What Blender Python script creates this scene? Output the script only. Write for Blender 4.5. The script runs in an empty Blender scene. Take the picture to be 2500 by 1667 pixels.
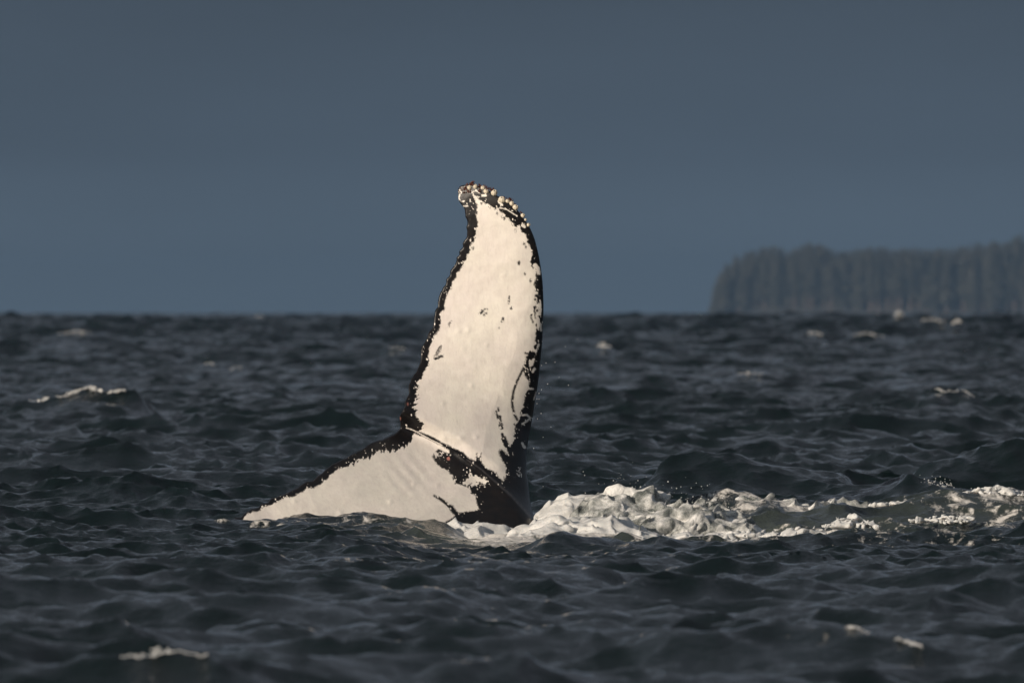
import bpy, bmesh, math, random
import numpy as np
from mathutils import Vector, Matrix
R = math.radians
random.seed(7)
rng = np.random.default_rng(7)
scene = bpy.context.scene
col = scene.collection

# ------------------------------------------------------------------ camera
CAM_H = 1.35            # metres above mean sea level (low boat deck)
FPX = 400 / 36 * 2500   # focal length in photo pixels
HOR = 762               # horizon row in the photo
D0 = 73.6               # distance of the whale
cam_d = bpy.data.cameras.new('camera')
cam = bpy.data.objects.new('camera', cam_d)
col.objects.link(cam)
cam.location = (0, 0, CAM_H)
cam.rotation_euler = (R(90) - math.atan(71.5 / FPX), 0, 0)
cam_d.lens = 400
cam_d.sensor_width = 36
cam_d.clip_start = 1
cam_d.clip_end = 40000
cam_d.dof.use_dof = True
cam_d.dof.focus_distance = 73.2
cam_d.dof.aperture_fstop = 8.0
scene.camera = cam

# ------------------------------------------------------------------ sky, sun, exposure
SUN = Vector((-0.66, -0.70, 0.27)).normalized()   # direction towards the sun
sun_el = math.asin(SUN.z)
sun_az = math.atan2(SUN.x, SUN.y)
world = bpy.data.worlds.new('World')
scene.world = world
world.use_nodes = True
wn = world.node_tree.nodes
wl = world.node_tree.links
wn.clear()
w_out = wn.new('ShaderNodeOutputWorld')
w_bg = wn.new('ShaderNodeBackground')
w_bg.inputs['Strength'].default_value = 1.0
wl.new(w_bg.outputs[0], w_out.inputs[0])
w_sky = wn.new('ShaderNodeTexSky')
w_sky.sky_type = 'NISHITA'
w_sky.sun_disc = False
w_sky.sun_elevation = sun_el
w_sky.sun_rotation = sun_az
w_skys = wn.new('ShaderNodeVectorMath'); w_skys.operation = 'SCALE'
w_skys.inputs['Scale'].default_value = 0.05
wl.new(w_sky.outputs[0], w_skys.inputs[0])
# storm cloud deck: slate blue, a little paler low down, soft cloud structure
w_tc = wn.new('ShaderNodeTexCoord')
w_sep = wn.new('ShaderNodeSeparateXYZ')
wl.new(w_tc.outputs['Generated'], w_sep.inputs[0])
w_ramp = wn.new('ShaderNodeValToRGB')
w_map = wn.new('ShaderNodeMapRange')
w_map.inputs['From Min'].default_value = 0.0
w_map.inputs['From Max'].default_value = 0.5
wl.new(w_sep.outputs['Z'], w_map.inputs['Value'])
wl.new(w_map.outputs[0], w_ramp.inputs[0])
cr = w_ramp.color_ramp
cr.elements[0].position = 0.0
cr.elements[0].color = (0.140, 0.198, 0.264, 1)
cr.elements[1].position = 1.0
cr.elements[1].color = (0.138, 0.154, 0.182, 1)
e = cr.elements.new(0.028); e.color = (0.071, 0.101, 0.142, 1)
e = cr.elements.new(0.056); e.color = (0.053, 0.075, 0.106, 1)
e = cr.elements.new(0.14); e.color = (0.144, 0.171, 0.215, 1)
e = cr.elements.new(0.45); e.color = (0.158, 0.177, 0.211, 1)
w_mapn = wn.new('ShaderNodeMapping')
w_mapn.inputs['Scale'].default_value = (14, 14, 60)
wl.new(w_tc.outputs['Generated'], w_mapn.inputs[0])
w_noise = wn.new('ShaderNodeTexNoise')
w_noise.inputs['Scale'].default_value = 1.0
w_noise.inputs['Detail'].default_value = 4
wl.new(w_mapn.outputs[0], w_noise.inputs['Vector'])
w_nm = wn.new('ShaderNodeMapRange')
w_nm.inputs['From Min'].default_value = 0.25
w_nm.inputs['From Max'].default_value = 0.75
w_nm.inputs['To Min'].default_value = 0.86
w_nm.inputs['To Max'].default_value = 1.11
wl.new(w_noise.outputs['Fac'], w_nm.inputs['Value'])
w_cl = wn.new('ShaderNodeVectorMath'); w_cl.operation = 'SCALE'
wl.new(w_ramp.outputs[0], w_cl.inputs[0])
wl.new(w_nm.outputs[0], w_cl.inputs['Scale'])
w_mix = wn.new('ShaderNodeMix'); w_mix.data_type = 'RGBA'
w_mix.inputs['Factor'].default_value = 0.97        # cloud cover over the clear sky
wl.new(w_skys.outputs[0], w_mix.inputs['A'])
wl.new(w_cl.outputs[0], w_mix.inputs['B'])
wl.new(w_mix.outputs['Result'], w_bg.inputs['Color'])

sun_d = bpy.data.lights.new('sun', 'SUN')
sun_d.energy = 4.7
sun_d.angle = R(0.6)
sun_d.color = (1.0, 0.86, 0.715)
sun = bpy.data.objects.new('sun', sun_d)
col.objects.link(sun)
sun.rotation_euler = SUN.to_track_quat('Z', 'Y').to_euler()
sun.location = (-40, -40, 30)

scene.view_settings.view_transform = 'Standard'
scene.view_settings.look = 'None'
scene.view_settings.exposure = 0
scene.view_settings.gamma = 1
scene.render.engine = 'CYCLES'
scene.cycles.use_denoising = True
scene.cycles.max_bounces = 6
scene.cycles.volume_bounces = 1

# ------------------------------------------------------------------ helpers
def px2w(px, py, d=D0):
    """photo pixel at distance d -> world x, z"""
    return (px - 1250) * d / FPX, CAM_H - (py - HOR) * d / FPX

def tag(o, label=None, cat=None, group=None, kind=None):
    if label: o['label'] = label
    if cat: o['category'] = cat
    if group: o['group'] = group
    if kind: o['kind'] = kind
    return o

def mesh_np(name, V, F, smooth=True):
    """numpy verts (n,3) and quads/tris (m,k) -> mesh"""
    me = bpy.data.meshes.new(name)
    V = np.asarray(V, dtype=np.float32); F = np.asarray(F, dtype=np.int32)
    me.vertices.add(len(V)); me.vertices.foreach_set('co', V.ravel())
    k = F.shape[1]
    me.loops.add(F.size); me.loops.foreach_set('vertex_index', F.ravel())
    me.polygons.add(len(F))
    me.polygons.foreach_set('loop_start', np.arange(0, F.size, k, dtype=np.int32))
    me.polygons.foreach_set('loop_total', np.full(len(F), k, dtype=np.int32))
    if smooth:
        me.polygons.foreach_set('use_smooth', np.ones(len(F), dtype=bool))
    me.update(calc_edges=True)
    return me

def attr(me, name, vals):
    a = me.attributes.new(name, 'FLOAT', 'POINT')
    a.data.foreach_set('value', np.asarray(vals, dtype=np.float32))

def link(name, me, mat=None, parent=None):
    o = bpy.data.objects.new(name, me)
    col.objects.link(o)
    if mat: me.materials.append(mat)
    if parent: o.parent = parent
    return o

def smooth(a, b, x):
    t = np.clip((x - a) / (b - a), 0, 1)
    return t * t * (3 - 2 * t)

def _hash(ix, iy, iz, seed):
    h = (ix.astype(np.int64) * 374761393 + iy.astype(np.int64) * 668265263 + iz.astype(np.int64) * 2147483647 + seed * 1274126177) & 0xffffffff
    h = ((h ^ (h >> 13)) * 1274126177) & 0xffffffff
    h = ((h ^ (h >> 15)) * 2246822519) & 0xffffffff
    return ((h ^ (h >> 16)) & 0xffffff) / float(0xffffff)

def vnoise(x, y, z=None, seed=0):
    x = np.asarray(x, float); y = np.asarray(y, float)
    z = np.zeros_like(x) if z is None else np.asarray(z, float)
    fx, fy, fz = np.floor(x), np.floor(y), np.floor(z)
    tx, ty, tz = x - fx, y - fy, z - fz
    tx, ty, tz = [t * t * t * (t * (t * 6 - 15) + 10) for t in (tx, ty, tz)]
    r = 0
    for dx in (0, 1):
        for dy in (0, 1):
            for dz in (0, 1):
                w = (tx if dx else 1 - tx) * (ty if dy else 1 - ty) * (tz if dz else 1 - tz)
                r = r + w * _hash(fx + dx, fy + dy, fz + dz, seed)
    return r * 2 - 1

def fbm(x, y, z=None, seed=0, octv=4, gain=0.5):
    r = 0; a = 1.0; s = 0
    for i in range(octv):
        f = 2.03 ** i
        r = r + a * vnoise(x * f, y * f, None if z is None else z * f, seed + i * 17)
        s += a; a *= gain
    return r / s

def seg_dist(px, py, pts, closed=False):
    """distance of points to a polyline; also the nearest point and the parameter (index + t)"""
    pts = np.asarray(pts, float)
    if closed: pts = np.vstack([pts, pts[:1]])
    best = np.full(px.shape, 1e18); nx = np.zeros_like(px); ny = np.zeros_like(px); par = np.zeros_like(px); side = np.zeros_like(px)
    for i in range(len(pts) - 1):
        ax, ay = pts[i]; bx, by = pts[i + 1]
        dx, dy = bx - ax, by - ay
        L = dx * dx + dy * dy + 1e-12
        t = np.clip(((px - ax) * dx + (py - ay) * dy) / L, 0, 1)
        qx, qy = ax + t * dx, ay + t * dy
        d = (px - qx) ** 2 + (py - qy) ** 2
        m = d < best
        best = np.where(m, d, best); nx = np.where(m, qx, nx); ny = np.where(m, qy, ny); par = np.where(m, i + t, par)
        side = np.where(m, np.sign(dx * (py - ay) - dy * (px - ax)), side)
    return np.sqrt(best), nx, ny, par, side

def inside(px, py, poly):
    poly = np.asarray(poly, float)
    c = np.zeros(px.shape, bool)
    j = len(poly) - 1
    for i in range(len(poly)):
        xi, yi = poly[i]; xj, yj = poly[j]
        m = ((yi > py) != (yj > py)) & (px < (xj - xi) * (py - yi) / (yj - yi + 1e-12) + xi)
        c ^= m
        j = i
    return c

class NT:
    """tiny node helper"""
    def __init__(self, name):
        self.m = bpy.data.materials.new(name); self.m.use_nodes = True
        self.n = self.m.node_tree.nodes; self.l = self.m.node_tree.links
        self.b = self.n['Principled BSDF']
        self.out = self.n['Material Output']
    def new(self, t, **kw):
        nd = self.n.new(t)
        for k, v in kw.items():
            if k in nd.inputs: self.set(nd.inputs[k], v)
            else: setattr(nd, k, v)
        return nd
    def set(self, sock, v):
        if isinstance(v, bpy.types.NodeSocket): self.l.new(v, sock)
        else: sock.default_value = v
    def p(self, **kw):
        for k, v in kw.items(): self.set(self.b.inputs[k.replace('_', ' ')], v)
    def attr(self, name):
        return self.new('ShaderNodeAttribute', attribute_name=name).outputs['Fac']
    def math(self, op, a, b=None, c=None):
        nd = self.new('ShaderNodeMath', operation=op)
        self.set(nd.inputs[0], a)
        if b is not None: self.set(nd.inputs[1], b)
        if c is not None: self.set(nd.inputs[2], c)
        return nd.outputs[0]
    def rng(self, v, a, b, c=0.0, d=1.0, smooth=False):
        nd = self.new('ShaderNodeMapRange')
        if smooth: nd.interpolation_type = 'SMOOTHSTEP'
        self.set(nd.inputs['Value'], v)
        for k, x in zip(('From Min', 'From Max', 'To Min', 'To Max'), (a, b, c, d)): self.set(nd.inputs[k], x)
        return nd.outputs[0]
    def mix(self, f, a, b):
        nd = self.new('ShaderNodeMix', data_type='RGBA')
        self.set(nd.inputs['Factor'], f); self.set(nd.inputs['A'], a); self.set(nd.inputs['B'], b)
        return nd.outputs['Result']
    def co(self):
        return self.new('ShaderNodeTexCoord').outputs['Object']
    def mapping(self, v, scale):
        nd = self.new('ShaderNodeMapping'); self.l.new(v, nd.inputs[0]); nd.inputs['Scale'].default_value = scale
        return nd.outputs[0]
    def noise(self, scale, detail=3, rough=0.5, vec=None, dist=0.0):
        nd = self.new('ShaderNodeTexNoise')
        nd.inputs['Scale'].default_value = scale; nd.inputs['Detail'].default_value = detail
        nd.inputs['Roughness'].default_value = rough; nd.inputs['Distortion'].default_value = dist
        self.l.new(vec if vec is not None else self.co(), nd.inputs['Vector'])
        return nd.outputs['Fac']
    def bump(self, h, strength, dist, normal=None):
        nd = self.new('ShaderNodeBump'); nd.inputs['Strength'].default_value = strength; nd.inputs['Distance'].default_value = dist
        self.l.new(h, nd.inputs['Height'])
        if normal is not None: self.l.new(normal, nd.inputs['Normal'])
        return nd.outputs[0]

# ------------------------------------------------------------------ materials
def mat_sea():
    n = NT('sea_water')
    co = n.co()
    foam = n.attr('foam'); milk = n.attr('milky')
    # lacy foam: cells broken up by noise
    st = n.mapping(co, (1.0, 0.45, 1.0))
    n1 = n.noise(9.0, 6, 0.62, st, 0.6)
    n2 = n.noise(30.0, 4, 0.6, st, 0.3)
    thr = n.math('ADD', n.math('MULTIPLY', n1, 0.75), n.math('MULTIPLY', n2, 0.25))
    f = n.rng(n.math('ADD', thr, foam), 0.97, 1.12, smooth=True)
    b1 = n.noise(5.0, 5, 0.62, n.mapping(co, (1.0, 1.0, 1.0)), 0.4)
    b2 = n.noise(32.0, 5, 0.62, n.mapping(co, (1.0, 0.8, 1.0)), 0.2)
    # offshore the sea is rougher: chop too small for the mesh out there is relief in the material
    sp = n.new('ShaderNodeSeparateXYZ'); n.l.new(co, sp.inputs[0])
    b0 = n.noise(1.5, 3, 0.55, n.mapping(co, (1.0, 0.8, 1.0)), 0.5)
    off = n.rng(sp.outputs['Y'], 110.0, 360.0)
    bmp = n.bump(n.math('MULTIPLY', b0, off), 1.0, 1.5)
    bmp = n.bump(b1, 1.0, 0.016, bmp)
    bmp = n.bump(b2, 1.0, 0.011, bmp)
    basec = n.mix(milk, (0.0035, 0.0080, 0.0085, 1), (0.115, 0.135, 0.120, 1))
    cfo = n.mix(f, basec, (0.66, 0.64, 0.60, 1))
    n.p(Base_Color=cfo, IOR=1.333, Normal=bmp)
    n.p(Roughness=n.rng(f, 0, 1, 0.035, 0.75))
    return n.m

def mat_foam(name, bubble=0.0):
    n = NT(name)
    co = n.co()
    big = n.noise(5.0, 4, 0.55, co)
    fine = n.noise(70.0, 5, 0.65, co)
    vor = n.new('ShaderNodeTexVoronoi', Scale=60.0)
    n.l.new(co, vor.inputs['Vector'])
    c = n.mix(n.rng(big, 0.38, 0.66), (0.54, 0.54, 0.525, 1), (0.74, 0.73, 0.705, 1))
    c = n.mix(n.rng(fine, 0.30, 0.62, 1, 0), c, (0.48, 0.50, 0.49, 1))
    nb = n.bump(fine, 0.7, 0.0028)
    nb = n.bump(vor.outputs['Distance'], 0.3, 0.002, nb)
    n.p(Base_Color=c, Roughness=0.45, Normal=nb, IOR=1.33)
    n.p(Subsurface_Weight=0.45, Subsurface_Scale=0.04)
    n.b.inputs['Subsurface Radius'].default_value = (1.0, 0.9, 0.8)
    return n.m

def mat_froth():
    """glassy churned water full of bubbles"""
    n = NT('churned_froth')
    co = n.co()
    big = n.noise(7.0, 5, 0.6, co)
    fine = n.noise(60.0, 6, 0.7, co)
    vor = n.new('ShaderNodeTexVoronoi', Scale=85.0); n.l.new(co, vor.inputs['Vector'])
    c = n.mix(n.rng(big, 0.40, 0.60), (0.30, 0.33, 0.315, 1), (0.76, 0.76, 0.735, 1))
    nb = n.bump(fine, 0.9, 0.007)
    nb = n.bump(vor.outputs['Distance'], 0.5, 0.003, nb)
    n.p(Base_Color=c, Roughness=n.rng(fine, 0.3, 0.7, 0.08, 0.5), Normal=nb, IOR=1.33)
    n.p(Transmission_Weight=n.rng(big, 0.36, 0.62, 0.80, 0.05))
    return n.m

def mat_whale():
    n = NT('whale_skin')
    co = n.co()
    pig = n.attr('pigment')          # pixels of the photo; positive is black skin
    red = n.attr('sore')
    e1 = n.noise(170.0, 5, 0.7, co)
    e2 = n.noise(420.0, 3, 0.6, n.mapping(co, (1.0, 1.0, 0.5)))
    pn = n.math('ADD', pig, n.math('ADD', n.math('MULTIPLY_ADD', e1, 9.0, -4.5), n.math('MULTIPLY_ADD', e2, 6.0, -3.0)))
    f = n.rng(pn, -2.2, 1.8, smooth=True)
    m1 = n.noise(3.2, 4, 0.55, co)
    m2 = n.noise(22.0, 5, 0.6, co)
    m3 = n.noise(60.0, 4, 0.6, n.mapping(co, (1.0, 1.0, 0.25)))
    white = n.mix(n.rng(m1, 0.35, 0.68), (0.85, 0.81, 0.715, 1), (0.81, 0.745, 0.69, 1))
    white = n.mix(n.rng(m2, 0.40, 0.66, 0.0, 0.34), white, (0.66, 0.60, 0.54, 1))
    white = n.mix(n.rng(m3, 0.50, 0.70, 0.0, 0.22), white, (0.50, 0.46, 0.42, 1))
    black = n.mix(n.rng(m2, 0.4, 0.7), (0.0055, 0.0048, 0.0048, 1), (0.012, 0.0088, 0.0075, 1))
    black = n.mix(n.rng(n.attr('keel_sheen'), 0.1, 1.0), black, (0.075, 0.068, 0.066, 1))  # grey along the keel crest: a sheen painted into the skin colour
    c = n.mix(f, white, black)
    c = n.mix(n.rng(red, 0.2, 0.7), c, (0.50, 0.21, 0.17, 1))
    bmp = n.bump(m2, 0.35, 0.004)
    bmp = n.bump(m3, 0.15, 0.002, bmp)
    bmp = n.bump(n.noise(130.0, 3, 0.6, co), 0.3, 0.003, bmp)
    n.p(Base_Color=c, Normal=bmp, IOR=1.4, Roughness=n.rng(f, 0, 1, 0.31, 0.34))
    n.p(Subsurface_Weight=0.0)
    return n.m

def mat_simple(name, c1, c2, scale, rough=0.6, bump=0.4, dist=0.003, spec=None):
    n = NT(name)
    co = n.co()
    f = n.noise(scale, 5, 0.6, co)
    n.p(Base_Color=n.mix(n.rng(f, 0.35, 0.65), c1, c2), Roughness=rough, Normal=n.bump(f, bump, dist))
    return n.m

M = {}
M['sea'] = mat_sea()
M['foam'] = mat_foam('sea_foam')
M['froth'] = mat_froth()
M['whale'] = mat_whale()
M['barn'] = mat_simple('barnacle_shell', (0.60, 0.52, 0.38, 1), (0.74, 0.68, 0.55, 1), 160, 0.55)
M['barn_dark'] = mat_simple('barnacle_opening', (0.05, 0.035, 0.03, 1), (0.09, 0.06, 0.045, 1), 200, 0.5)
M['goose'] = mat_simple('stalked_barnacle_flesh', (0.035, 0.010, 0.007, 1), (0.17, 0.050, 0.022, 1), 90, 0.3)
M['rock'] = mat_simple('headland_rock', (0.035, 0.035, 0.03, 1), (0.06, 0.055, 0.045, 1), 0.2, 0.9, 0.5, 0.5)
M['leaf'] = mat_simple('conifer_needles', (0.038, 0.042, 0.028, 1), (0.085, 0.078, 0.055, 1), 0.22, 0.8, 0.3, 0.1)
M['bark'] = mat_simple('conifer_bark', (0.12, 0.09, 0.07, 1), (0.21, 0.155, 0.12, 1), 0.5, 0.9, 0.3, 0.05)

# ------------------------------------------------------------------ sea surface
TL, TN = 64.0, 2048
def make_tile():
    """three bands of wind waves: long, middle, short; each height and the two sideways shifts"""
    k1 = np.fft.fftfreq(TN, TL / TN) * 2 * np.pi
    KX, KY = np.meshgrid(k1, k1, indexing='ij')
    K = np.hypot(KX, KY); K[0, 0] = 1
    wd = math.radians(-72)                     # waves run to the right and towards the camera
    cosw = (KX * math.cos(wd) + KY * math.sin(wd)) / K
    g = np.random.default_rng(21)
    N0 = g.normal(size=(TN, TN)) + 1j * g.normal(size=(TN, TN))
    lam = 2 * np.pi / K
    out = []
    for lo, hi, pw, sp, slope, sigma in ((2.8, 40, 3.6, 0.08, 4, 1.0), (0.85, 2.8, 3.4, 0.16, 3, 1.0), (0.0, 0.85, 3.3, 0.35, 2, 1.0)):
        P = K ** -pw * (sp + (1 - sp) * np.abs(cosw) ** slope) * np.exp(-(K * 0.016) ** 2) * np.exp(-0.75 * (2 * np.pi / 5.5 / K) ** 2)
        wgt = 1 / (1 + (lo / lam) ** 8) / (1 + (lam / hi) ** 8)
        A = N0 * np.sqrt(P * wgt); A[0, 0] = 0
        h = np.fft.ifft2(A).real
        sc = 1 / h.std()
        h = h * sc
        out.append([f.astype(np.float32) for f in (h, np.fft.ifft2(1j * KX / K * A).real * sc, np.fft.ifft2(1j * KY / K * A).real * sc)])
    return out
TILE = make_tile()
TA = math.radians(23)
def tile_sample(X, Y):
    u = (X * math.cos(TA) - Y * math.sin(TA)) / TL * TN
    v = (X * math.sin(TA) + Y * math.cos(TA)) / TL * TN
    iu = np.floor(u).astype(int); iv = np.floor(v).astype(int)
    fu = u - iu; fv = v - iv
    iu0 = iu % TN; iu1 = (iu + 1) % TN; iv0 = iv % TN; iv1 = (iv + 1) % TN
    w00, w10, w01, w11 = (1 - fu) * (1 - fv), fu * (1 - fv), (1 - fu) * fv, fu * fv
    res = []
    for band in TILE:
        h, a, b = [T[iu0, iv0] * w00 + T[iu1, iv0] * w10 + T[iu0, iv1] * w01 + T[iu1, iv1] * w11 for T in band]
        res.append((h, a * math.cos(TA) + b * math.sin(TA), -a * math.sin(TA) + b * math.cos(TA)))
    return res

S_LONG, S_MID, S_SHORT = 0.062, 0.036, 0.0200
# named wave crests: distance, crest line in photo pixels, width in front, width behind
RIDGES = [
    (71.7, [(430, 1300), (500, 1284), (540, 1280), (598, 1276), (642, 1273), (683, 1273), (724, 1265), (751, 1262), (771, 1264), (829, 1260), (856, 1257), (914, 1258), (948, 1265), (999, 1272), (1050, 1276), (1084, 1283), (1118, 1299), (1152, 1318)], 0.55, 0.8),
    (67.0, [(1240, 1340), (1294, 1328), (1336, 1313), (1379, 1306), (1454, 1308), (1529, 1320), (1642, 1321), (1722, 1326), (1776, 1336), (1818, 1346)], 0.42, 0.7),
    (76.2, [(1980, 1232), (2033, 1212), (2124, 1181), (2204, 1163), (2258, 1164), (2290, 1175), (2340, 1196)], 0.8, 1.6),
    (75.0, [(2230, 1215), (2300, 1200), (2392, 1187), (2440, 1181), (2500, 1205), (2580, 1220)], 0.6, 0.9),
    (80.5, [(2249, 1141), (2339, 1115), (2419, 1089), (2488, 1075), (2560, 1070), (2640, 1090)], 0.9, 1.5),
    (78.6, [(1617, 1132), (1728, 1122), (1835, 1115), (1914, 1122), (2020, 1140), (2100, 1158)], 0.7, 1.2),
    (75.2, [(1690, 1216), (1760, 1208), (1840, 1209), (1930, 1222), (2040, 1234), (2120, 1242)], 0.45, 0.7),
    (40.0, [(150, 1680), (202, 1664), (255, 1638), (297, 1625), (372, 1617), (425, 1627), (505, 1643), (560, 1665)], 0.5, 0.9),
    (43.1, [(1500, 1620), (1569, 1595), (1649, 1572), (1781, 1564), (1914, 1553), (1994, 1543), (2100, 1553), (2180, 1574), (2233, 1588), (2300, 1612)], 0.7, 1.2),
    (47.4, [(500, 1512), (547, 1500), (700, 1489), (850, 1500), (941, 1516), (1020, 1530)], 0.5, 0.8),
    (56.5, [(950, 1425), (1060, 1395), (1160, 1378), (1300, 1372), (1420, 1385), (1500, 1400)], 0.6, 1.0),
    (135., [(30, 1000), (72, 984), (162, 967), (220, 957), (306, 958), (350, 972)], 1.6, 3.0),
]
# (photo x, photo y, width in px, height in px): small breaking crests out on the sea
CAPS = [
    (970, 855, 40, 9), (1983, 815, 46, 20), (2122, 823, 72, 14), (2338, 791, 26, 16), (2280, 788, 60, 9),
    (1833, 915, 62, 13), (2312, 957, 56, 16), (2365, 980, 36, 12), (1474, 853, 34, 16), (182, 813, 80, 9),
    (2195, 768, 22, 14), (575, 903, 30, 9), (512, 893, 24, 10), (634, 777, 20, 8),
]
def ridge_fields(X, Y, zc_only=False):
    """weight and crest height for every named crest"""
    out = []
    for d, pts, wf, wb in RIDGES:
        p = np.array(pts, float)
        xs, zs = (p[:, 0] - 1250) * d / FPX, CAM_H - (p[:, 1] - HOR) * d / FPX
        m = (X > xs[0] - 1) & (X < xs[-1] + 1) & (np.abs(Y - d) < 4 * max(wf, wb))
        out.append((m, d, xs, zs, wf, wb))
    return out

def whale_zone(X, Y):
    """1 in the churned patch around the tail, where the tail has flattened the longer waves"""
    return np.exp(-((X - 0.2) / 3.4) ** 4) * smooth(55, 61, Y) * (1 - smooth(75.5, 80, Y))

def swell(X, Y):
    """long swell that builds up offshore"""
    g = np.random.default_rng(33); r = np.zeros_like(X)
    for i in range(14):
        lam = g.uniform(18, 46); a = math.radians(-78 + g.normal(0, 26)); k = 2 * np.pi / lam
        r += np.cos(k * (X * math.cos(a) + Y * math.sin(a)) + g.uniform(0, 6.28))
    r = r / math.sqrt(7)
    return 1.18 * np.tanh(0.46 * r) * smooth(150, 620, Y)

def sea_surface(X, Y):
    (h0, a0, b0), (h1, a1, b1), (h2, a2, b2) = tile_sample(X, Y)
    wz = whale_zone(X, Y)
    far = smooth(90, 520, Y)
    A0 = S_LONG * (1 - 0.88 * wz) * (1 + 0.4 * far)
    A1 = S_MID * (1 - 0.68 * wz) * (1 + 1.5 * far)
    nearby = 1 - smooth(50, 62, Y)          # a calmer patch near the boat
    A1 = A1 * (1 - 0.15 * nearby)
    A2 = S_SHORT * (1 - smooth(110, 300, Y)) * (1 - 0.22 * nearby)
    frothy = np.exp(-((X + 0.05) / 0.5) ** 2) * wz * smooth(66, 68, Y)      # thick foam irons out the ripples
    A1 = A1 * (1 - 0.5 * frothy); A2 = A2 * (1 - 0.55 * frothy)
    Z = h0 * A0 - 0.065 * wz * smooth(-0.9, -0.2, X) * smooth(60, 63.5, Y) * (1 - smooth(72.8, 74.5, Y))
    Z = Z + swell(X, Y)
    wsum = np.zeros_like(Z)
    for m, d, xs, zs, wf, wb in ridge_fields(X, Y):
        if not m.any(): continue
        x = X[m]; y = Y[m]
        L = max(0.25, 0.15 * (xs[-1] - xs[0]))
        yc = d + 0.30 * wf * fbm(x / 0.5, x * 0 + d, None, 5, 3)
        t = y - yc
        w = np.where(t < 0, np.exp(-(np.abs(t) / wf) ** 1.5), np.exp(-(np.abs(t) / wb) ** 1.35))
        w = w * smooth(xs[0] - L, xs[0] + L * 0.3, x) * (1 - smooth(xs[-1] - L * 0.3, xs[-1] + L, x))
        zc = np.interp(x, xs, zs)
        Z[m] = Z[m] * (1 - w) + zc * w
        wsum[m] = np.maximum(wsum[m], w)
    A1 = A1 * (1 - (0.3 + 0.55 * wz) * wsum)
    Z = Z + h1 * A1 + h2 * A2
    ch = A0 * (1 - 0.8 * wsum)
    return X + a0 * ch + a1 * A1 * 1.2 + a2 * A2 * 1.1, Y + b0 * ch + b1 * A1 * 1.2 + b2 * A2 * 1.1, Z

def march(px, py, dmin=100, dmax=1500, n=5000):
    """first point of the sea met by the sight line through a photo pixel"""
    dd = np.linspace(dmin, dmax, n)
    x, y, z = sea_surface((px - 1250) / FPX * dd, dd)
    hit = np.where(HOR + (CAM_H - z) * FPX / y <= py)[0]
    return float(y[hit[0]]) if len(hit) else dmax
# every breaking crest gets its own little wave
CAP_D = [min(march(px + o, py + h * 0.3) for o in (-w * .3, 0, w * .3)) - 0.5 for px, py, w, h in CAPS]
for (px, py, w, h), d in zip(CAPS, CAP_D):
    RIDGES.append((d, [(px - w * 1.3, py + h * 1.5), (px - w * .5, py + h * .3), (px, py - h * .1), (px + w * .5, py + h * .3), (px + w * 1.3, py + h * 1.5)], 0.6 + d / 400, 1.2 + d / 250))

def col_angles(nf, half=0.053, wide=0.30, ns=26):
    a = np.linspace(-half, half, nf)
    st = a[1] - a[0]
    g = [half]
    r = (wide / half) ** (1 / ns)
    k = 1
    while g[-1] < wide:
        k *= 1.28
        g.append(g[-1] + st * k)
    g = np.array(g[1:])
    return np.concatenate([-g[::-1], a, g])

def foam_fields(X, Y):
    """foam lace and aerated (milky) water lying on the surface"""
    f = np.full(X.shape, 0.0); mk = np.zeros_like(f)
    def blob(px, d, rx, ry, a, kind='f', rot=0.0):
        nonlocal f, mk
        x0 = (px - 1250) * d / FPX
        ax, ay = X - x0, Y - d
        c, s = math.cos(rot), math.sin(rot)
        q = np.exp(-((ax * c + ay * s) / rx) ** 2 - ((-ax * s + ay * c) / ry) ** 4)
        if kind == 'f': f = np.maximum(f, a * q)
        else: mk = np.maximum(mk, a * q)
    for b in FOAM: blob(*b)
    return f, mk
FOAM = [
    # px, distance, half width m, half depth m, strength, kind
    (1130, 70.8, 0.22, 2.2, 0.56, 'f'), (1205, 70.2, 0.28, 3.2, 0.66, 'f'), (1290, 70.3, 0.30, 3.2, 0.66, 'f'), (1420, 70.6, 0.5, 3.0, 0.62, 'f'), (1600, 70.6, 0.6, 3.0, 0.60, 'f'),
    (1780, 70.4, 0.6, 2.6, 0.56, 'f'), (1950, 73.0, 0.6, 0.7, 0.50, 'f'), (1500, 74.4, 0.8, 1.0, 0.50, 'f'), (1850, 75.0, 0.8, 0.5, 0.55, 'f'),
    (2080, 75.0, 0.5, 0.4, 0.45, 'f'), (2330, 74.6, 0.55, 0.6, 0.50, 'f'), (2450, 74.8, 0.45, 0.6, 0.53, 'f'), (2200, 73.6, 0.6, 0.6, 0.47, 'f'),
    (2000, 71.5, 0.8, 1.8, 0.57, 'f'), (2250, 72.0, 0.8, 1.6, 0.49, 'f'), (2430, 73.8, 0.6, 1.3, 0.50, 'f'), (2120, 69.0, 0.7, 1.0, 0.47, 'f'), (2350, 69.2, 0.7, 1.0, 0.47, 'f'), (1950, 75.0, 1.2, 0.6, 0.60, 'f'),
    (650, 71.3, 0.35, 0.5, 0.50, 'f'), (560, 71.4, 0.3, 0.4, 0.46, 'f'), (860, 71.7, 0.45, 0.45, 0.47, 'f'), (1000, 71.7, 0.4, 0.5, 0.48, 'f'),
    (2000, 43.0, 0.35, 0.4, 0.40, 'f'), (360, 39.9, 0.2, 0.3, 0.40, 'f'),
    (1220, 71.0, 0.5, 3.0, 0.9, 'm'), (1450, 71.5, 0.9, 2.6, 0.8, 'm'), (1750, 73.0, 0.8, 0.9, 0.5, 'm'), (2350, 74.4, 0.9, 1.0, 0.25, 'm'), (1980, 73.4, 0.9, 1.6, 0.30, 'm'), (2250, 71.5, 1.0, 1.2, 0.12, 'm'),
]

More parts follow.
